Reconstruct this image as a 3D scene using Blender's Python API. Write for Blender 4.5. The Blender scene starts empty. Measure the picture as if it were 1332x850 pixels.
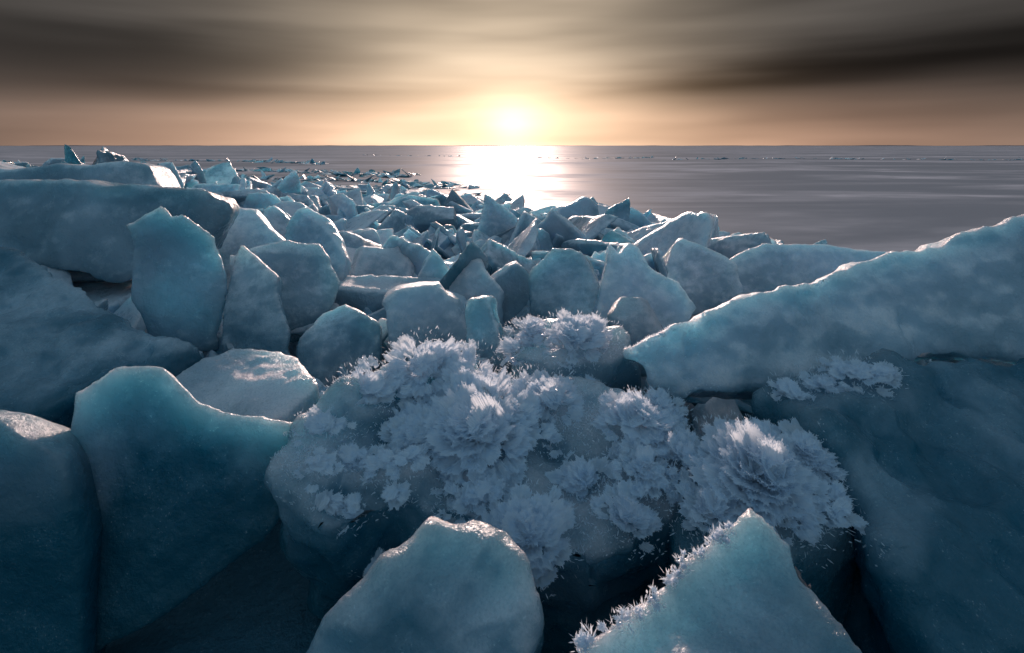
import bpy, bmesh, math, random
import numpy as np
from mathutils import Vector, Matrix, noise
from mathutils.bvhtree import BVHTree
random.seed(7); rng=np.random.default_rng(7)
sc=bpy.context.scene
sc.view_settings.view_transform='Standard'; sc.view_settings.look='None'; sc.view_settings.exposure=0
# ---------------- camera
cd=bpy.data.cameras.new("camera"); cam=bpy.data.objects.new("camera",cd); sc.collection.objects.link(cam)
cam.location=(0,0,2.4); cam.rotation_euler=(math.radians(90),0,0)
cd.lens=20; cd.sensor_width=36; cd.shift_y=-0.1764; cd.clip_start=0.05; cd.clip_end=20000
sc.camera=cam
# ---------------- node helpers
class NB:
    def __init__(s,nt): s.nt=nt; s.N=nt.nodes; s.L=nt.links
    def new(s,t,**k):
        n=s.N.new(t)
        for a,b in k.items(): setattr(n,a,b)
        return n
    def put(s,sock,v):
        if isinstance(v,bpy.types.NodeSocket): s.L.new(v,sock)
        elif v is not None: sock.default_value=v
    def m(s,op,a,b=None,c=None,clamp=False):
        n=s.new('ShaderNodeMath',operation=op,use_clamp=clamp)
        s.put(n.inputs[0],a)
        if b is not None: s.put(n.inputs[1],b)
        if c is not None: s.put(n.inputs[2],c)
        return n.outputs[0]
    def mix(s,f,a,b,t='MIX'):
        n=s.new('ShaderNodeMix',data_type='RGBA',blend_type=t); 
        s.put(n.inputs[0],f); s.put(n.inputs[6],a); s.put(n.inputs[7],b); return n.outputs[2]
    def noise(s,vec,scale,detail=4,rough=.5,dist=0):
        n=s.new('ShaderNodeTexNoise'); s.L.new(vec,n.inputs['Vector'])
        n.inputs['Scale'].default_value=scale; n.inputs['Detail'].default_value=detail
        n.inputs['Roughness'].default_value=rough; n.inputs['Distortion'].default_value=dist
        return n.outputs[0]
    def rng(s,v,a,b,c=0.,d=1.,smooth=True):
        n=s.new('ShaderNodeMapRange',interpolation_type='SMOOTHSTEP' if smooth else 'LINEAR')
        s.put(n.inputs[0],v)
        for i,x in enumerate((a,b,c,d)): s.put(n.inputs[i+1],x)
        return n.outputs[0]
    def gauss(s,v,w):
        q=s.m('DIVIDE',v,w); return s.m('EXPONENT',s.m('MULTIPLY',s.m('MULTIPLY',q,q),-1.))
    def scale(s,vec,x,y,z):
        n=s.new('ShaderNodeVectorMath',operation='MULTIPLY'); s.L.new(vec,n.inputs[0]); n.inputs[1].default_value=(x,y,z); return n.outputs[0]
    def col(s,c,f):
        n=s.new('ShaderNodeVectorMath',operation='SCALE'); 
        s.put(n.inputs[0],c); s.put(n.inputs['Scale'],f); return n.outputs[0]
    def add(s,a,b):
        n=s.new('ShaderNodeVectorMath',operation='ADD'); s.put(n.inputs[0],a); s.put(n.inputs[1],b); return n.outputs[0]
# ---------------- world
SUN_EL=2.2
w=bpy.data.worlds.new("World"); sc.world=w; w.use_nodes=True
b=NB(w.node_tree); b.N.clear()
tc=b.new('ShaderNodeTexCoord').outputs['Generated']
sx=b.new('ShaderNodeSeparateXYZ'); b.L.new(tc,sx.inputs[0]); X,Y,Z=sx.outputs
az=b.m('MULTIPLY',b.m('ARCTAN2',X,Y),57.2958)
el=b.m('MULTIPLY',b.m('ARCSINE',Z),57.2958)
sky=b.new('ShaderNodeTexSky',sky_type='NISHITA'); sky.sun_disc=False
sky.sun_elevation=math.radians(4.5); sky.sun_rotation=0.0; sky.air_density=1.2; sky.dust_density=2.0; sky.ozone_density=2.0
cmb=b.new('ShaderNodeCombineXYZ')
b.put(cmb.inputs[0],b.m('MULTIPLY',az,0.03)); b.put(cmb.inputs[1],b.m('MULTIPLY',b.m('ADD',el,b.m('MULTIPLY',az,-0.035)),0.20)); 
st=b.noise(cmb.outputs[0],1.0,2,.45)
cmb2=b.new('ShaderNodeCombineXYZ')
b.put(cmb2.inputs[0],b.m('MULTIPLY',az,0.05)); b.put(cmb2.inputs[1],b.m('MULTIPLY',el,0.55)); cmb2.inputs[2].default_value=5
st2=b.noise(cmb2.outputs[0],1.0,2,.45)
streak=b.m('MULTIPLY',b.rng(st,.3,.7,.70,1.2),b.rng(st2,.3,.7,.90,1.07))
wob=b.m('MULTIPLY',b.m('SUBTRACT',st2,.5),2.0)
el2=b.m('ADD',el,wob)
els=b.m('SUBTRACT',el,SUN_EL)
g1=b.m('MULTIPLY',b.gauss(b.m('ADD',az,2.5),17.),b.gauss(el,28.))
g2=b.m('MULTIPLY',b.gauss(az,38.),b.gauss(el,4.6))
def dist(sx_,sy_):
    p=b.m('DIVIDE',az,sx_); q=b.m('DIVIDE',els,sy_)
    return b.m('ADD',b.m('MULTIPLY',p,p),b.m('MULTIPLY',q,q))
def ex_(d): return b.m('EXPONENT',b.m('MULTIPLY',d,-1.))
low=b.add((.088,.080,.074),b.col((.72,.56,.39),g1))
low=b.add(low,b.col((.56,.29,.17),g2))
low=b.col(low,streak)
bandR=b.m('MULTIPLY',b.gauss(b.m('SUBTRACT',el2,b.m('MULTIPLY_ADD',az,.055,4.9)),b.m('MAXIMUM',b.m('MULTIPLY_ADD',az,.05,1.0),.6)),b.rng(az,0.,20.))
bandL=b.m('MULTIPLY',b.gauss(b.m('SUBTRACT',el2,8.4),3.0),b.rng(az,-10.,-34.))
bandL2=b.m('MULTIPLY',b.gauss(b.m('SUBTRACT',el2,5.0),1.0),b.m('MULTIPLY',b.rng(az,-7.,-18.),b.rng(az,-45.,-26.)))
topd=b.m('MULTIPLY',b.rng(el2,11.,14.5,0,.2),b.rng(el2,18.,26.,1,0))
dark=b.m('MULTIPLY',b.m('SUBTRACT',1.,b.m('MULTIPLY',bandR,.86)),b.m('SUBTRACT',1.,b.m('MULTIPLY',bandL,.62)))
dark=b.m('MULTIPLY',dark,b.m('SUBTRACT',1.,b.m('MULTIPLY',bandL2,.32)))
dark=b.m('MULTIPLY',dark,b.m('SUBTRACT',1.,topd))
low=b.col(low,dark)
low=b.add(low,b.col((.42,.26,.14),ex_(dist(15.,5.5))))
low=b.add(low,b.col((.42,.34,.21),ex_(dist(4.2,3.0))))
low=b.add(low,b.col((.30,.26,.18),ex_(dist(1.9,1.6))))
up=b.add(b.col(sky.outputs[0],0.07),(.098,.180,.248))
up=b.col(up,b.rng(b.noise(tc,2.0,3),.3,.7,.8,1.2))
fup=b.m('MAXIMUM',b.rng(el,18.,55.),b.rng(Y,.45,-.3))
fin=b.mix(fup,low,up)
bg=b.new('ShaderNodeBackground'); b.L.new(fin,bg.inputs[0]); bg.inputs[1].default_value=1.0
wo=b.new('ShaderNodeOutputWorld'); b.L.new(bg.outputs[0],wo.inputs[0])
# ---------------- sun
sd=bpy.data.lights.new("sun",'SUN'); sd.energy=4.6; sd.angle=math.radians(5.0); sd.color=(1,.74,.64)
so=bpy.data.objects.new("sun",sd); sc.collection.objects.link(so)
so.rotation_euler=(math.radians(-(90-14.0)),0,math.radians(.3))
so.location=(0,60,12)
# ---------------- materials
def ice_mat(name,tint=None,frost=1.0,sss=.85,ssc=.24):
    m=bpy.data.materials.new(name); m.use_nodes=True; b=NB(m.node_tree); b.N.clear()
    geo=b.new('ShaderNodeNewGeometry'); P=geo.outputs['Position']
    sp=b.new('ShaderNodeSeparateXYZ'); b.L.new(P,sp.inputs[0])
    sn=b.new('ShaderNodeSeparateXYZ'); b.L.new(geo.outputs['Normal'],sn.inputs[0]); nz=sn.outputs[2]
    n1=b.noise(P,1.6,4,.55,.4); n2=b.noise(P,10.,6,.62); n3=b.noise(P,110.,3,.6); n0=b.noise(P,34.,4,.65,.6)
    if tint is None:
        at=b.new('ShaderNodeAttribute',attribute_name='tint'); t=at.outputs['Fac']
    else: t=tint
    zc=b.rng(b.m('ADD',sp.outputs[2],b.m('MULTIPLY',n1,.3)),.85,1.6,-.45,.06)  # paints a top-to-bottom darkening into the ice colour by world height
    pale=b.m('ADD',b.m('ADD',b.rng(n1,.3,.7,-.22,.22),t),zc if tint is not None else 0.,clamp=True)
    c=b.mix(pale,(.008,.100,.150,1),(.45,.56,.66,1))
    c=b.mix(b.rng(n2,.35,.75,0,.22 if (tint or 1)>.15 else .12),c,(.08,.26,.36,1))
    fr=b.m('MULTIPLY',b.rng(b.m('ADD',nz,b.m('MULTIPLY',b.m('SUBTRACT',n2,.5),1.3)),.15,.9,0,1),b.rng(n1,.25,.55,.35,1.))
    fr=b.m('MULTIPLY',fr,b.m('MULTIPLY',b.rng(pale,0.,.7,.15,.95),frost),clamp=True)
    fr=b.m('MULTIPLY',fr,b.rng(n3,.25,.6,.6,1.))
    c=b.mix(fr,c,(.84,.82,.85,1))
    bub=b.m('MULTIPLY',b.rng(n3,.62,.72),b.rng(n2,.45,.6,0,.4))
    c=b.mix(bub,c,(.8,.86,.9,1))
    p=b.new('ShaderNodeBsdfPrincipled'); b.L.new(c,p.inputs['Base Color'])
    if sss>0:
        p.subsurface_method='BURLEY'
        p.inputs['Subsurface Weight'].default_value=sss; p.inputs['Subsurface Radius'].default_value=(.32,.8,1.0)
        p.inputs['Subsurface Scale'].default_value=ssc
    p.inputs['IOR'].default_value=1.38
    b.L.new(b.m('ADD',b.rng(n2,.3,.7,.10,.34),b.m('MULTIPLY',fr,.2)),p.inputs['Roughness'])
    h=b.m('ADD',b.m('MULTIPLY',n2,1.0),b.m('ADD',b.m('MULTIPLY',n0,.4),b.m('MULTIPLY',n3,b.m('MULTIPLY_ADD',fr,.15,.12))))
    bp=b.new('ShaderNodeBump'); bp.inputs['Strength'].default_value=.75; bp.inputs['Distance'].default_value=.03
    b.L.new(h,bp.inputs['Height']); b.L.new(bp.outputs[0],p.inputs['Normal'])
    o=b.new('ShaderNodeOutputMaterial'); b.L.new(p.outputs[0],o.inputs[0]); return m
M_dark=ice_mat("corner_dark_ice",.12,.28); M_clear=ice_mat("clear_blue_ice",.24,.5); M_fg=ice_mat("glassy_blue_ice",.40,.6,.9,.32)  # M_dark: vignette darkening put into the ice colour of the bottom-corner blocks
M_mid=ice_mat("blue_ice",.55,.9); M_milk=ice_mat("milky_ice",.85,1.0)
M_field=ice_mat("rubble_ice",None,1.0,.7,.16); M_base=ice_mat("packed_ice",.15,.3,0)
def frost_mat():
    m=bpy.data.materials.new("hoar_frost"); m.use_nodes=True; b=NB(m.node_tree); b.N.clear()
    P=b.new('ShaderNodeNewGeometry').outputs['Position']
    n=b.noise(P,40.,4,.6); c=b.mix(b.rng(n,.3,.7),(.70,.80,.91,1),(.94,.95,.98,1))
    d=b.new('ShaderNodeBsdfPrincipled'); b.L.new(c,d.inputs['Base Color']); d.inputs['Roughness'].default_value=.22
    t=b.new('ShaderNodeBsdfTranslucent'); t.inputs[0].default_value=(.88,.94,1.0,1)
    mx=b.new('ShaderNodeMixShader'); mx.inputs[0].default_value=.5; b.L.new(d.outputs[0],mx.inputs[1]); b.L.new(t.outputs[0],mx.inputs[2])
    o=b.new('ShaderNodeOutputMaterial'); b.L.new(mx.outputs[0],o.inputs[0]); return m
M_frost=frost_mat()
def lake_mat():
    m=bpy.data.materials.new("lake_ice"); m.use_nodes=True; b=NB(m.node_tree); b.N.clear()
    P=b.new('ShaderNodeNewGeometry').outputs['Position']
    a=b.noise(b.scale(P,.03,.10,1),1.,6,.6,.6); a2=b.noise(b.scale(P,.25,.5,1),1.,5,.6,.3); a3=b.noise(P,3.,5,.6)
    f=b.m('MULTIPLY',b.rng(a,.42,.62),b.rng(a2,.3,.7,.3,1))
    c=b.mix(f,(.15,.18,.22,1),(.46,.47,.52,1))
    d=b.new('ShaderNodeBsdfDiffuse'); b.L.new(c,d.inputs[0])
    g=b.new('ShaderNodeBsdfGlossy'); g.inputs[0].default_value=(.9,.88,.88,1)
    b.L.new(b.m('ADD',b.rng(f,0,1,.40,.58),b.m('MULTIPLY',a3,.1)),g.inputs['Roughness'])
    mx=b.new('ShaderNodeMixShader'); b.L.new(b.rng(f,0,1,.19,.09),mx.inputs[0]); b.L.new(d.outputs[0],mx.inputs[1]); b.L.new(g.outputs[0],mx.inputs[2])
    o=b.new('ShaderNodeOutputMaterial'); b.L.new(mx.outputs[0],o.inputs[0]); return m
M_lake=lake_mat()
def plain(name,c,r=.8):
    m=bpy.data.materials.new(name); m.use_nodes=True; b=NB(m.node_tree)
    p=m.node_tree.nodes['Principled BSDF']; P=b.new('ShaderNodeNewGeometry').outputs['Position']
    cc=b.mix(b.noise(P,.01,4),tuple(x*.7 for x in c)+(1,),tuple(c)+(1,)); b.L.new(cc,p.inputs['Base Color']); p.inputs['Roughness'].default_value=r; return m
# ---------------- mesh helpers
def mk(name,V,F,mat,smooth=True):
    me=bpy.data.meshes.new(name); me.from_pydata([tuple(v) for v in V],[],F); me.update()
    o=bpy.data.objects.new(name,me); sc.collection.objects.link(o); me.materials.append(mat)
    if smooth: me.polygons.foreach_set('use_smooth',[True]*len(me.polygons))
    return o
def fast_mesh(name,V,loops,starts,mat,attr=None,smooth=True):
    me=bpy.data.meshes.new(name); me.vertices.add(len(V)); me.vertices.foreach_set('co',V.astype(np.float32).ravel())
    me.loops.add(len(loops)); me.loops.foreach_set('vertex_index',loops.astype(np.int32))
    me.polygons.add(len(starts)); me.polygons.foreach_set('loop_start',starts.astype(np.int32))
    me.update(calc_edges=True); me.validate()
    me.polygons.foreach_set('use_smooth',np.full(len(me.polygons),smooth))
    if attr is not None:
        a=me.attributes.new('tint','FLOAT','POINT'); a.data.foreach_set('value',attr.astype(np.float32))
    me.materials.append(mat); o=bpy.data.objects.new(name,me); sc.collection.objects.link(o); return o
def tex(name,ty,scale,depth=2):
    t=bpy.data.textures.new(name,ty); t.noise_scale=scale
    if ty=='CLOUDS': t.noise_depth=depth
    return t
T_big=tex("ice_swell",'CLOUDS',.35,2); T_sm=tex("ice_pits",'CLOUDS',.07,3); T_vo=tex("ice_scallop",'VORONOI',.16)
def chip(bm,k,lo,hi,r,front=False):
    for _ in range(k):
        d=Vector((r.gauss(0,1),r.gauss(0,1),r.gauss(0,1)))
        if front: d=Vector((r.gauss(0,1),r.gauss(-.5,.8),abs(r.gauss(.3,.8))))
        if d.length<.1: continue
        d.normalize(); e=max(v.co.dot(d) for v in bm.verts)-r.uniform(lo,hi)
        bmesh.ops.bisect_plane(bm,geom=bm.verts[:]+bm.edges[:]+bm.faces[:],plane_co=d*e,plane_no=d,clear_outer=True)
        ed=[x for x in bm.edges if x.is_boundary]
        if ed: bmesh.ops.holes_fill(bm,edges=ed,sides=0)
    bmesh.ops.triangulate(bm,faces=bm.faces[:]); bmesh.ops.recalc_face_normals(bm,faces=bm.faces[:])
hero=[]
def block(pts,vec,sc2=.85,mat=None,vox=.018,rnd=8,big=.045,sm=.014,vo=.010,name="ice_block",chips=9,ca=.07,jag=0.,lean=0.,yaw=0.):
    rnd=1 if (rnd<6 or jag>0) else 3
    r_=random.Random(len(hero)*7+1)
    pts=[Vector(p) for p in pts]; vec=Vector(vec)
    if jag>0:
        jag*=1.35; lean+=.15; vec*=.62; vo=.004; big=min(big,.035); vox*=.9
        q=[]
        for i,p in enumerate(pts):
            p2=pts[(i+1)%len(pts)]; e=p2-p; q.append(p)
            if e.length>.2:
                for t in sorted((r_.uniform(.2,.45),r_.uniform(.55,.85))):
                    nrm=Vector((-e.z,0,e.x)).normalized(); q.append(p+e*t+nrm*e.length*r_.uniform(-jag,jag))
        pts=q
    if lean or yaw:
        z0=min(p.z for p in pts); xc=sum(p.x for p in pts)/len(pts)
        for p in pts:
            p.y+=(p.z-z0-.2)*lean+(p.x-xc)*yaw
    c=sum(pts,Vector())/len(pts); n=len(pts)
    if yaw: vec=vec+Vector((-yaw*.12,0,0))
    mid=[c+(p-c)*((1+sc2)/2+.03)+vec*.5 for p in pts]
    bk=[c+(p-c)*sc2+vec for p in pts]
    bm=bmesh.new(); vs=[bm.verts.new(p) for p in pts+mid+bk]
    bm.faces.new(vs[:n]); bm.faces.new(list(reversed(vs[2*n:])))
    for r in (0,1):
        for i in range(n):
            j=(i+1)%n; bm.faces.new([vs[r*n+i],vs[(r+1)*n+i],vs[(r+1)*n+j],vs[r*n+j]])
    bmesh.ops.triangulate(bm,faces=bm.faces[:]); bmesh.ops.recalc_face_normals(bm,faces=bm.faces[:])
    if chips: chip(bm,chips,.02,ca,random.Random(len(hero)+3),True)
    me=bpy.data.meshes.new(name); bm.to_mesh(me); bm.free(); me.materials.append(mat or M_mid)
    o=bpy.data.objects.new(name,me); sc.collection.objects.link(o)
    r=o.modifiers.new("vox",'REMESH'); r.mode='VOXEL'; r.voxel_size=vox*.8; r.use_smooth_shade=True
    s=o.modifiers.new("melt",'SMOOTH'); s.factor=.5; s.iterations=rnd
    for t,st in ((T_big,big),(T_vo,vo),(T_sm,sm)):
        d=o.modifiers.new("d",'DISPLACE'); d.texture=t; d.texture_coords='GLOBAL'; d.strength=st; d.mid_level=.5 if t!=T_vo else .3
    hero.append(o); return o
def fp(y,l): return [(x,y,z) for x,z in l]
# -- foreground left
block(fp(2.22,[(-1.76,1.41),(-1.61,1.52),(-1.44,1.50),(-1.28,1.345),(-1.13,1.29),(-.87,1.245),(-.84,1.05),(-1.0,.81),(-1.34,.57),(-1.7,.42),(-1.79,1.02)]),(-.05,.20,-.14),.8,M_fg,rnd=14,chips=4,ca=.04,lean=.15,yaw=.12)
block(fp(2.07,[(-2.3,1.46),(-2.05,1.44),(-1.86,1.42),(-1.70,1.38),(-1.63,1.25),(-1.57,.97),(-1.56,.4),(-2.4,.4)]),(-.05,.3,-.12),.85,M_dark,rnd=14)
block([(-1.38,2.52,1.19),(-.97,2.52,1.18),(-.91,2.74,1.235),(-1.2,3.1,1.26),(-1.50,3.15,1.30),(-1.80,2.76,1.27)],(0,.05,-.16),.9,M_milk,rnd=5,big=.04,sm=.024)
block([(-3.63,3.8,1.85),(-3.2,3.55,1.78),(-2.9,3.5,1.63),(-2.32,3.33,1.455),(-1.72,3.18,1.26),(-1.86,2.96,1.17),(-2.11,2.81,1.2),(-2.3,2.66,1.1),(-2.9,2.6,1.05)],(0,.3,-.6),.9,M_clear,vox=.022,big=.12,sm=.05,vo=.05)
block(fp(4.44,[(-4.9,2.1),(-4.36,2.13),(-3.40,2.12),(-2.80,2.06),(-2.35,2.04),(-2.27,1.89),(-2.41,1.56),(-3.04,1.35),(-3.70,1.47),(-4.9,1.5)]),(-.1,.6,-.08),.93,M_fg,vox=.028,rnd=7,big=.1,lean=.2)
block(fp(5.55,[(-6,2.2),(-5.45,2.25),(-4.32,2.205),(-3.87,2.25),(-3.57,2.175),(-3.44,1.99),(-3.5,1.62),(-6,1.6)]),(-.1,.9,-.05),.93,M_mid,vox=.035,rnd=4,jag=.05)
block(fp(3.7,[(-2.52,1.90),(-2.33,2.02),(-2.26,1.93),(-2.2,1.94),(-2.0,1.79),(-1.91,1.5),(-1.93,1.05),(-2.25,1.05),(-2.44,1.42)]),(-.05,.18,-.10),.85,M_mid,rnd=5,vox=.015,ca=.03,chips=3,jag=.06,lean=.0,yaw=.3)
block(fp(3.55,[(-1.92,1.75),(-1.76,1.68),(-1.56,1.575),(-1.40,1.25),(-1.35,.98),(-1.8,.95),(-1.91,1.39)]),(-.03,.18,-.1),.85,M_mid,rnd=7,jag=.08,lean=.4,yaw=-.3)
block(fp(4.07,[(-2.07,1.62),(-1.85,1.67),(-1.46,1.66),(-1.29,1.37),(-1.44,1.0),(-1.79,1.0)]),(0,.3,-.02),.85,M_mid,rnd=5,jag=.07,yaw=.4,lean=.2,chips=5)
block(fp(4.8,[(-2.05,1.75),(-1.89,1.93),(-1.6,1.75),(-1.37,1.46),(-1.4,1.05),(-2.05,1.1)]),(0,.22,-.12),.8,M_milk,rnd=4,jag=.08,yaw=-.5,lean=.3)
block(fp(5.0,[(-2.75,1.90),(-2.38,1.74),(-1.99,1.5),(-1.95,1.1),(-2.77,1.2)]),(0,.3,0),.85,M_milk,rnd=4,jag=.07,lean=.6)
# -- right slab
block([(.48,2.66,1.446),(.62,2.70,1.50),(.775,2.81,1.507),(1.176,2.96,1.632),(1.5,3.0,1.66),(1.82,3.11,1.74),(2.24,3.11,1.833),(2.49,3.11,1.94),(2.83,3.11,2.01),(3.6,3.2,2.02),(3.6,3.0,1.3),(2.2,2.89,1.33),(1.65,2.81,1.30),(1.16,2.74,1.24),(.806,2.66,1.212),(.65,2.66,1.25),(.60,2.66,1.36)],(.15,.34,-.16),.93,M_milk,vox=.02,rnd=8,big=.14,vo=.04,sm=.02,name="ice_slab")
block(fp(4.81,[(1.66,1.0),(1.83,1.36),(2.17,1.55),(3.02,1.49),(4.0,1.42),(4.2,1.0)]),(0,.3,-.08),.9,M_milk,rnd=4,vox=.028,name="ice_slab",jag=.05,lean=.3)
block([(1.136,2.52,1.36),(1.52,2.59,1.42),(1.87,2.6,1.40),(2.36,2.6,1.43),(3.1,2.6,1.40),(2.4,1.63,.95),(1.17,1.63,.93),(1.28,2.0,1.15),(1.21,2.22,1.29)],(-.05,.1,-.5),.92,M_dark,vox=.02,rnd=7,big=.2,vo=.06,sm=.03,name="ice_slab")
block([(.6,2.3,1.22),(1.22,2.3,1.25),(1.25,2.0,1.14),(.8,1.78,1.12),(.535,1.85,1.1)],(0,.05,-.5),.9,M_clear,rnd=7)
# -- bottom pair
block([(.70,1.68,1.33),(.58,1.62,1.29),(.46,1.56,1.26),(.348,1.48,1.22),(.13,1.33,1.20),(.08,1.15,1.1),(.95,1.15,1.1),(.82,1.33,1.21),(.77,1.58,1.29)],(0,.2,-.6),.88,M_fg,vox=.012,rnd=6,big=.07,vo=.03,sm=.02,chips=2,ca=.04)
block([(-.70,1.4,.92),(-.60,1.48,1.08),(-.40,1.6,1.20),(-.244,1.72,1.27),(-.106,1.72,1.28),(.03,1.63,1.23),(.06,1.55,1.14),(.03,1.40,.98),(-.03,1.3,.85)],(0,.22,-.4),.88,M_fg,vox=.012,rnd=6,big=.10,vo=.05,sm=.02,chips=8,ca=.06)
# -- central mound
block([(-.95,2.3,1.23),(-.67,2.66,1.33),(-.25,2.81,1.36),(.12,2.66,1.29),(.48,2.66,1.26),(.74,2.44,1.23),(.63,2.07,1.10),(.285,1.85,1.03),(-.07,2.0,1.03),(-.41,2.07,1.10),(-.64,2.0,1.04),(-.85,2.07,1.10)],(0,.25,-.6),.9,M_fg,rnd=7,big=.24,vo=.06,chips=5)
# -- mid blocks
block(fp(3.55,[(-1.35,1.15),(-1.28,1.34),(-1.08,1.40),(-.845,1.25),(-.78,1.0),(-1.28,.85)]),(0,.3,-.06),.8,M_mid,rnd=5,lean=.3,yaw=.2,jag=.06)
block(fp(3.7,[(-.85,1.42),(-.48,1.47),(-.305,1.31),(-.28,.95),(-.7,.95)]),(0,.45,-.0),.85,M_milk,rnd=4,ca=.04,jag=.05,lean=.2,yaw=.4,chips=4)
block(fp(4.44,[(-.41,1.68),(-.05,1.27),(-.06,1.0),(-.52,1.0)]),(0,.2,-.1),.7,M_milk,rnd=3,big=.04,jag=.07,lean=.3,yaw=-.4,ca=.04)
block(fp(4.8,[(-.84,1.36),(-.67,1.56),(-.41,1.22),(-.45,1.0),(-.84,1.0)]),(0,.2,-.1),.75,M_milk,rnd=3,big=.04,jag=.07,lean=.3,yaw=.6)
block(fp(4.07,[(.10,1.15),(.19,1.52),(.41,1.70),(.62,1.52),(.64,1.1)]),(0,.25,-.1),.8,M_mid,rnd=4,jag=.09,lean=.6,yaw=-.5)
block(fp(3.85,[(.56,1.3),(.69,1.73),(.76,1.64),(.84,1.73),(1.02,1.506),(1.24,1.42),(1.34,1.28),(1.06,1.0),(.62,1.0)]),(0,.28,-.1),.85,M_milk,rnd=5,ca=.04,chips=4,jag=.04,lean=.3,yaw=.3)
block(fp(8.14,[(-.55,.9),(-.43,1.82),(-.1,1.5),(.32,1.15),(.3,.8)]),(0,.3,-.2),.75,M_milk,rnd=3,vox=.03,big=.04,jag=.05,lean=.3,yaw=.3)
block(fp(4.44,[(1.2,1.50),(1.37,1.66),(1.77,1.5),(1.75,1.1),(1.25,1.1)]),(0,.3,-.08),.85,M_mid,rnd=5,jag=.08,lean=.4,yaw=-.4)
block(fp(3.26,[(.56,1.45),(.66,1.53),(.86,1.50),(.92,1.4),(.92,1.1),(.6,1.1)]),(0,.2,-.05),.85,M_mid,rnd=10,lean=.3)
block(fp(5.18,[(-1.5,1.42),(-1.02,1.47),(-.90,1.21),(-.95,1.0),(-1.5,1.0)]),(0,.35,-.02),.85,M_milk,rnd=4,jag=.08,lean=.5,yaw=.3)
block(fp(3.4,[(-.30,1.50),(-.13,1.53),(-.08,1.3),(-.05,1.1),(-.28,1.1)]),(0,.18,-.1),.8,M_mid,rnd=5,jag=.08,lean=.2,yaw=-.5,ca=.04)
block([(.0,2.9,1.34),(.2,2.8,1.32),(.5,2.85,1.32),(.7,3.0,1.38),(.5,3.2,1.46),(.1,3.2,1.43)],(0,.1,-.5),.9,M_fg,rnd=7,big=.14)
# ---------------- rubble field
ex=[-60,-25,-17,-5.6,-1.2,.9,4,7.4,12,30]; ey=[30,34,35,33,25,18.7,15.5,12,8.5,7]
hy=[0,3,5,7.5,11,18,28,45]; hz=[.55,.80,.95,.98,.80,.38,.14,.08]
def sst(a,b_,x):
    t=min(1,max(0,(x-a)/(b_-a))); return t*t*(3-2*t)
def H(x,y):
    ye=np.interp(x,ex,ey)+1.5*noise.noise(Vector((x*.4,y*.4,3)))
    z=np.interp(y,hy,hz)
    z+=sst(-1.6,-7,x)*1.0*(1-sst(10,19,y))*sst(2.6,5,y)
    z+=.16*noise.noise(Vector((x*.8,y*.5,0)))
    z*=1-.35*sst(2,7,x)
    return z*sst(-.3,7.5 if x>-2 else 5,ye-y), ye-y
xs=np.concatenate([np.linspace(-60,-14,40),np.linspace(-13.5,13.5,120),np.linspace(14,30,14)]); ys=np.linspace(-4,46,170)
V=[];F=[]
for y in ys:
    for x in xs:
        h,e=H(x,y); V.append((x,y,h-.32 + .1*noise.noise(Vector((x*2,y*2,5)))))
nx=len(xs)
for j in range(len(ys)-1):
    for i in range(nx-1):
        a=j*nx+i; F.append((a,a+1,a+nx+1,a+nx))
mk("packed_ice_terrain",V,F,M_base)
def proto(k,hi,thin=False):
    r=random.Random(k*13+5)
    th=r.choice([.12,.15,.2,.26,.36]) if not thin else r.choice([.10,.13,.17]); bm=bmesh.new()
    n=r.randint(4,7) if not thin else r.randint(3,5); a0=r.random()*6
    for i in range(n):
        a=a0+i*2*math.pi/n+r.uniform(-.4,.4); rr=r.uniform(.36,.68)
        p=Vector((math.cos(a)*rr*1.2,math.sin(a)*rr*.85,0))
        for s in (-1,1): bm.verts.new(p*r.uniform(.78,1.05)+Vector((r.uniform(-.06,.06),r.uniform(-.06,.06),s*th*.5*r.uniform(.6,1.1))))
    bmesh.ops.convex_hull(bm,input=bm.verts[:])
    for v in [v for v in bm.verts if not v.link_faces]: bm.verts.remove(v)
    chip(bm,4 if not thin else 3,.03,.12 if not thin else .07,r)
    bmesh.ops.dissolve_limit(bm,angle_limit=.15,verts=bm.verts[:],edges=bm.edges[:])
    if not hi: bmesh.ops.bevel(bm,geom=bm.edges[:],offset=.012,segments=1,affect='EDGES',profile=.5)
    bmesh.ops.triangulate(bm,faces=bm.faces[:]); bmesh.ops.recalc_face_normals(bm,faces=bm.faces[:])
    me=bpy.data.meshes.new("p"); bm.to_mesh(me); bm.free(); o=bpy.data.objects.new("p",me); sc.collection.objects.link(o)
    if hi:
        q=o.modifiers.new("r",'REMESH'); q.mode='VOXEL'; q.voxel_size=.024
        q=o.modifiers.new("s",'SMOOTH'); q.iterations=1
        for t,s_ in ((T_big,.06),(T_vo,.010),(T_sm,.018)):
            d=o.modifiers.new("d",'DISPLACE'); d.texture=t; d.strength=s_; d.texture_coords='GLOBAL'
        o.location=(k*3.1,0,k)
    bpy.context.view_layer.update()
    ev=o.evaluated_get(bpy.context.evaluated_depsgraph_get()); m2=ev.to_mesh()
    co=np.empty(len(m2.vertices)*3,np.float32); m2.vertices.foreach_get('co',co)
    lp=np.empty(len(m2.loops),np.int32); m2.loops.foreach_get('vertex_index',lp)
    stt=np.empty(len(m2.polygons),np.int32); m2.polygons.foreach_get('loop_start',stt)
    ev.to_mesh_clear(); bpy.data.objects.remove(o); return co.reshape(-1,3),lp,stt
HI=[proto(k,True) for k in range(20)]; LO=[proto(k+40,False) for k in range(14)]; TH=[proto(k+70,True,True) for k in range(10)]
def rot(rx,ry,rz): return np.array((Matrix.Rotation(rz,3,'Z')@Matrix.Rotation(rx,3,'X')@Matrix.Rotation(ry,3,'Y')))
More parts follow.
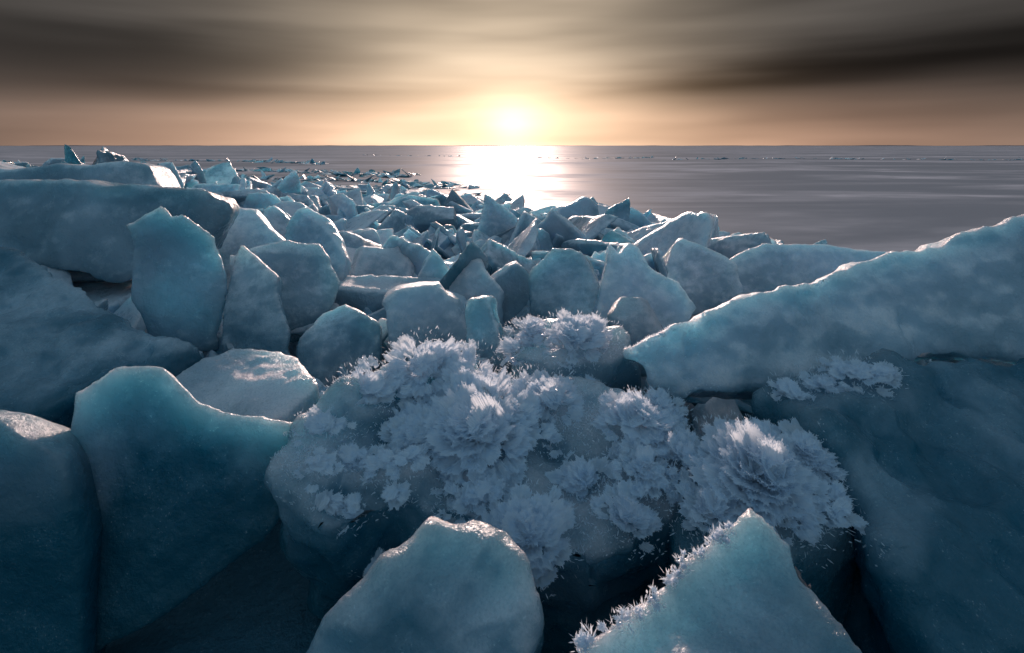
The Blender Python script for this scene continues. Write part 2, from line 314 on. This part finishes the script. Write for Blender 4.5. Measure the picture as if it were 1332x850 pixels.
class Acc:
    def __init__(s): s.V=[];s.L=[];s.S=[];s.T=[];s.nv=0;s.nl=0
    def add(s,pr,R,sc_,loc,t):
        co,lp,stt=pr; v=(co*np.array(sc_))@R.T+np.array(loc)
        s.V.append(v); s.L.append(lp+s.nv); s.S.append(stt+s.nl); s.T.append(np.full(len(co),t)); s.nv+=len(co); s.nl+=len(lp)
    def out(s,name,mat,smooth=True): return fast_mesh(name,np.vstack(s.V),np.concatenate(s.L),np.concatenate(s.S),mat,np.concatenate(s.T),smooth)
A=Acc(); A2=Acc()
y=3.4
while y<45:
    step=.38 if y<12 else (.5 if y<22 else .75)
    xw=.98*y+2.5
    x=-xw
    while x<min(xw,18):
        px=x+random.uniform(-.3,.3)*step*1.6; py=y+random.uniform(-.5,.5)*step*1.6
        x+=step*(1.0 if px<3 else 1.15)
        h,e=H(px,py)
        if e<0: 
            if px>1 or random.random()>.12*math.exp(e/2.5): continue
        if px>4.2 and py<10 and random.random()<.6: continue
        if py<4.6 and abs(px)<2.6: h-=.12
        if py<4.0 and px>0: h-=.15
        near=py<12
        s=random.choice([.3,.4,.5,.65,.85,1.25])*(1.0 if py<20 else 1.1)
        s*=.55+.45*sst(0,6,e)
        if px>3: s=min(s,.5)
        if px<-5: s=min(s,.75)
        flat=e<1.5 or (py>16 and random.random()<.6)
        if flat: R=rot(random.gauss(0,.12),random.gauss(0,.12),random.random()*6.3); sc_=(s*1.3,s*1.3,s*.5); z=h+.03
        else:
            k=.65 if px<3 else .35
            R=rot(random.gauss(0,k),random.gauss(0,k),random.random()*6.3); sc_=(s*random.uniform(.9,1.5),s*random.uniform(.9,1.3),s*random.uniform(.6,1.0)); z=h-.08*s+random.uniform(-.1,.10)
        if py<4.6: sc_=tuple(q*.7 for q in sc_)
        tt=min(1,max(0,random.gauss(.75,.22)))*(.55 if px<-6 and py<20 else 1)
        (A if near else A2).add(random.choice(HI if near else LO),R,sc_,(px,py,z),tt)
    y+=step*.95
for i in range(150):
    py=3.5+random.random()**1.4*11; px=random.uniform(-.6*py,.28*py)
    h,e=H(px,py)
    if e<2: continue
    s=random.uniform(.4,.9)*(.75 if py<5 else 1)
    R=rot(random.uniform(.6,1.35)*random.choice([-1,1,1]),random.gauss(0,.5),random.gauss(0,1.0))
    A.add(random.choice(TH),R,(s,s*1.15,s),(px,py,h+.04-(.12 if py<4.5 else 0)),random.uniform(.5,1))
for i in range(150):
    py=random.uniform(3.05,5.0); px=random.uniform(-2.2,1.7)
    if px>.3 and py<3.5: continue
    h,e=H(px,py); s=random.uniform(.14,.38)
    A.add(random.choice(HI+TH),rot(random.gauss(0,.8),random.gauss(0,.8),random.random()*6),(s*1.3,s,s),(px,py,h+random.uniform(.02,.2)),random.uniform(.4,1))
A.out("ice_rubble",M_field); A2.out("ice_rubble",M_field,False)
def ridge(pts,n,s0,name="pressure_ridge"):
    B=Acc()
    for i in range(n):
        t=random.random(); k=t*(len(pts)-1); i0=int(min(k,len(pts)-2)); f=k-i0
        x=pts[i0][0]*(1-f)+pts[i0+1][0]*f; y=pts[i0][1]*(1-f)+pts[i0+1][1]*f
        s=s0*random.uniform(.4,1.1)
        B.add(random.choice(LO),rot(random.gauss(0,.3),random.gauss(0,.3),random.random()*6),(s*2.2,s,s*.45),(x+random.gauss(0,s),y+random.gauss(0,s*1.8),.02),random.uniform(.1,.7))
    B.out(name,M_field,False)
ridge([(28,100),(50,108),(75,98),(110,92)],110,.7)
ridge([(-40,150),(0,120),(14,105),(30,115)],90,.6)
ridge([(-60,62),(-35,58),(-18,52),(-8,44)],240,.7)
ridge([(-70,95),(-40,88),(-25,75)],160,.8)
ridge([(-30,42),(-18,41),(-9,38),(-3,32)],220,.6)
# ---------------- lake + far shore
R_=9000
mk("frozen_lake",[(-R_,-200,0),(R_,-200,0),(R_,R_,0),(-R_,R_,0)],[(0,1,2,3)],M_lake,False)
V=[];F=[];n=240
for i in range(n+1):
    x=-8500+17000*i/n; hgt=8+7*noise.noise(Vector((x*.0012,0,1)))+3*noise.noise(Vector((x*.006,3,1)))
    V+= [(x,7000,-1),(x,7050,max(2,hgt)),(x,7400,-1)]
for i in range(n):
    a=i*3; F+=[(a,a+3,a+4,a+1),(a+1,a+4,a+5,a+2)]
mk("distant_shore",V,F,plain("shore",(.16,.15,.17)))
# ---------------- frost flowers
bpy.context.view_layer.update()
dg=bpy.context.evaluated_depsgraph_get()
trees=[]
for o in hero:
    ev=o.evaluated_get(dg); trees.append(BVHTree.FromObject(ev,dg))
def drop(x,y):
    best=None
    for t in trees:
        h=t.ray_cast(Vector((x,y,1.75)),Vector((0,0,-1)))
        if h[0] is not None and (best is None or h[0].z>best[0].z): best=(h[0],h[1])
    return best
FV=[];FF=[]
def rv(s): return Vector((random.gauss(0,s),random.gauss(0,s),random.gauss(0,s)))
def blade(p,d,l,wd,n=None):
    n=n or rv(1); s=d.cross(n)
    if s.length<1e-4: return
    s.normalize(); s*=wd; i=len(FV)
    FV.extend([p-s*.5,p+s*.5,p+d*l*.55+s,p+d*l,p+d*l*.5-s]); FF.append((i,i+1,i+2,i+3,i+4))
def petal(M,r0,r1,a0,span,tilt,jag,fth=.012):
    nu=max(6,min(60,int(span*r1/.0045))); nv=4; base=len(FV); sd=random.random()*99
    rim=[]
    for i in range(nu+1):
        u=i/nu; a=a0+span*u; env=math.sin(math.pi*u)**.5 if 0<u<1 else .05
        j=1+jag*noise.noise(Vector((u*span*5,sd,0)))*1.6+jag*.8*(random.random()-.5)
        for k in range(nv+1):
            v=k/nv; rr=r0+(r1*j-r0)*v*(.25+.75*env)
            zz=(rr-r0)*math.tan(tilt)*(.35+.65*v)+.10*r1*noise.noise(Vector((u*6,v*2,sd)))
            FV.append(M@Vector((math.cos(a)*rr,math.sin(a)*rr,zz)))
        rim.append((len(FV)-1,len(FV)-2))
    for i in range(nu):
        for k in range(nv):
            a=base+i*(nv+1)+k; FF.append((a,a+nv+1,a+nv+2,a+1))
    for i,(o_,q_) in enumerate(rim):
        p=FV[o_]; d=(p-FV[q_])
        if d.length<1e-5: continue
        d.normalize()
        t=(FV[rim[min(i+1,nu)][0]]-FV[rim[max(i-1,0)][0]]); nn=d.cross(t)
        if nn.length<1e-9: nn=Vector((0,0,1))
        nn.normalize()
        for q in range(4):
            dd=(d+rv(.36)).normalized()
            blade(p+t*random.uniform(-.4,.4)-d*random.uniform(0,.008),dd,random.uniform(.3,1.)*fth,random.uniform(.0008,.0018),nn+rv(.3))
def rosette(x,y,R,n,flat=.0,lift=0,nb=600):
    hh=drop(x,y)
    if hh is None: return
    c=hh[0]+Vector((0,0,lift)); nrm=(hh[1]*.5+Vector((0,-.5,1))).normalized()
    M=Matrix.Translation(c)@nrm.to_track_quat('Z','Y').to_matrix().to_4x4()
    m_=int(n*1.15)
    for i in range(m_):
        f=((i+.5)/m_)**.6; a=random.random()*6.28
        rp=R*random.uniform(.35,.72)*(1-.15*f) if R>.1 else R*random.uniform(.5,.9)
        cr=R*f*random.uniform(.8,1.12)
        hgt=(1-f*f)*.22*R*(1-flat*.4)
        tilt=math.radians((46-34*f)*(1-.65*flat)+random.gauss(0,6))
        tilt=max(-.1,min(1.1,tilt))
        ctr=Matrix.Translation(Vector((math.cos(a)*(cr-rp),math.sin(a)*(cr-rp),hgt+random.gauss(0,.008))))@Matrix.Rotation(random.gauss(0,.09),4,'X')@Matrix.Rotation(random.gauss(0,.09),4,'Y')
        sp=random.uniform(.8,1.9)
        petal(ctr,rp*random.uniform(.2,.5),rp,a-sp/2+random.gauss(0,.15),sp,tilt,.13)
    for i in range(int(nb*.4)):
        a=random.random()*6.28; rr=R*math.sqrt(random.random())*1.1
        p=Vector((math.cos(a)*rr,math.sin(a)*rr,random.uniform(0,.12)*R*max(.05,1.1-rr/R)))
        d=(Vector((0,0,1))+rv(.6)+Vector((math.cos(a),math.sin(a),0))*.7*rr/R).normalized()
        blade(p,d,random.uniform(.008,.026),random.uniform(.001,.0028))
    return M
def ros(*a):
    i0=len(FV); M=rosette(*a)
    if M is None: return
    for i in range(i0,len(FV)): FV[i]=M@FV[i]
def flowers(name,lst):
    FV.clear(); FF.clear()
    for a in lst: ros(*a)
    mk(name,FV,FF,M_frost,False)
flowers("frost_flower",[(-.15,2.36,.31,85,.5,.01,1500),(-.38,2.4,.2,36,.7,0,600)])
flowers("frost_flower",[(.05,1.96,.18,50,0.1,.01,900),(-.12,2.1,.16,30,.4,.0,500)])
flowers("frost_flower",[(.90,2.06,.27,90,.15,.01,1800),(.70,1.96,.15,36,.1,.01,500),(1.10,2.15,.16,36,.3,.0,500)])
flowers("frost_flower",[(.3,2.94,.2,42,.3,.0,1200),(.12,3.06,.17,34,.3,0,800),(.45,3.03,.14,28,.3,0,600),(0.02,2.95,.12,20,.3,0,400)])
flowers("frost_flower",[(-.62,2.55,.2,36,.8,.0,900),(-.42,2.68,.22,40,.8,0,900),(-.25,2.66,.2,32,.8,0,600),(-.78,2.35,.14,22,.9,0,500)])
flowers("frost_flower",[(.52,2.33,.20,46,.3,.01,1100),(.64,2.45,.13,28,.4,.01,700),(.28,2.18,.18,42,.2,0,1000),(.15,2.52,.2,40,.6,0,1000),(.40,2.0,.14,28,.1,0,500),(.2,1.90,.12,24,.1,0,400),(.5,2.14,.14,28,.3,0,500),(.66,2.2,.13,26,.3,0,400)])
flowers("frost_flower",[(1.35,2.48,.14,24,.9,0,500),(1.5,2.50,.14,26,.9,0,500),(1.62,2.50,.1,18,.9,0,300),(1.2,2.45,.1,18,.9,0,300)])
FV.clear(); FF.clear()
for i in range(12): ros(random.uniform(-.75,-.2),random.uniform(2.03,2.25),random.uniform(.07,.12),12,.95,-.005,160)
for i in range(18): ros(random.uniform(-.6,.7),random.uniform(1.95,2.75),random.uniform(.06,.12),9,.5,0,160)
for i in range(40):
    t=random.random()**1.3; ros(.13+.50*t+random.gauss(0,.012),1.36+.28*t+random.gauss(0,.015),random.uniform(.012,.03)*(1.2-t*.6),5,.4,0,60)
for i in range(10): ros(random.uniform(.5,1.15),random.uniform(1.9,2.45),random.uniform(.05,.1),8,.4,0,160)
for i in range(22000):
    x=random.uniform(-.95,1.2); y=random.uniform(1.8,3.0)
    if noise.noise(Vector((x*4,y*4,2)))<.02: continue
    hh=drop(x,y)
    if hh is None or hh[0].z>1.5: continue
    d=(hh[1]+Vector((random.gauss(0,.7),random.gauss(0,.7),.2))).normalized()
    blade(hh[0],d,random.uniform(.004,.014),random.uniform(.001,.003))
mk("frost_crystals",FV,FF,M_frost,False)
print("frost verts",len(FV))
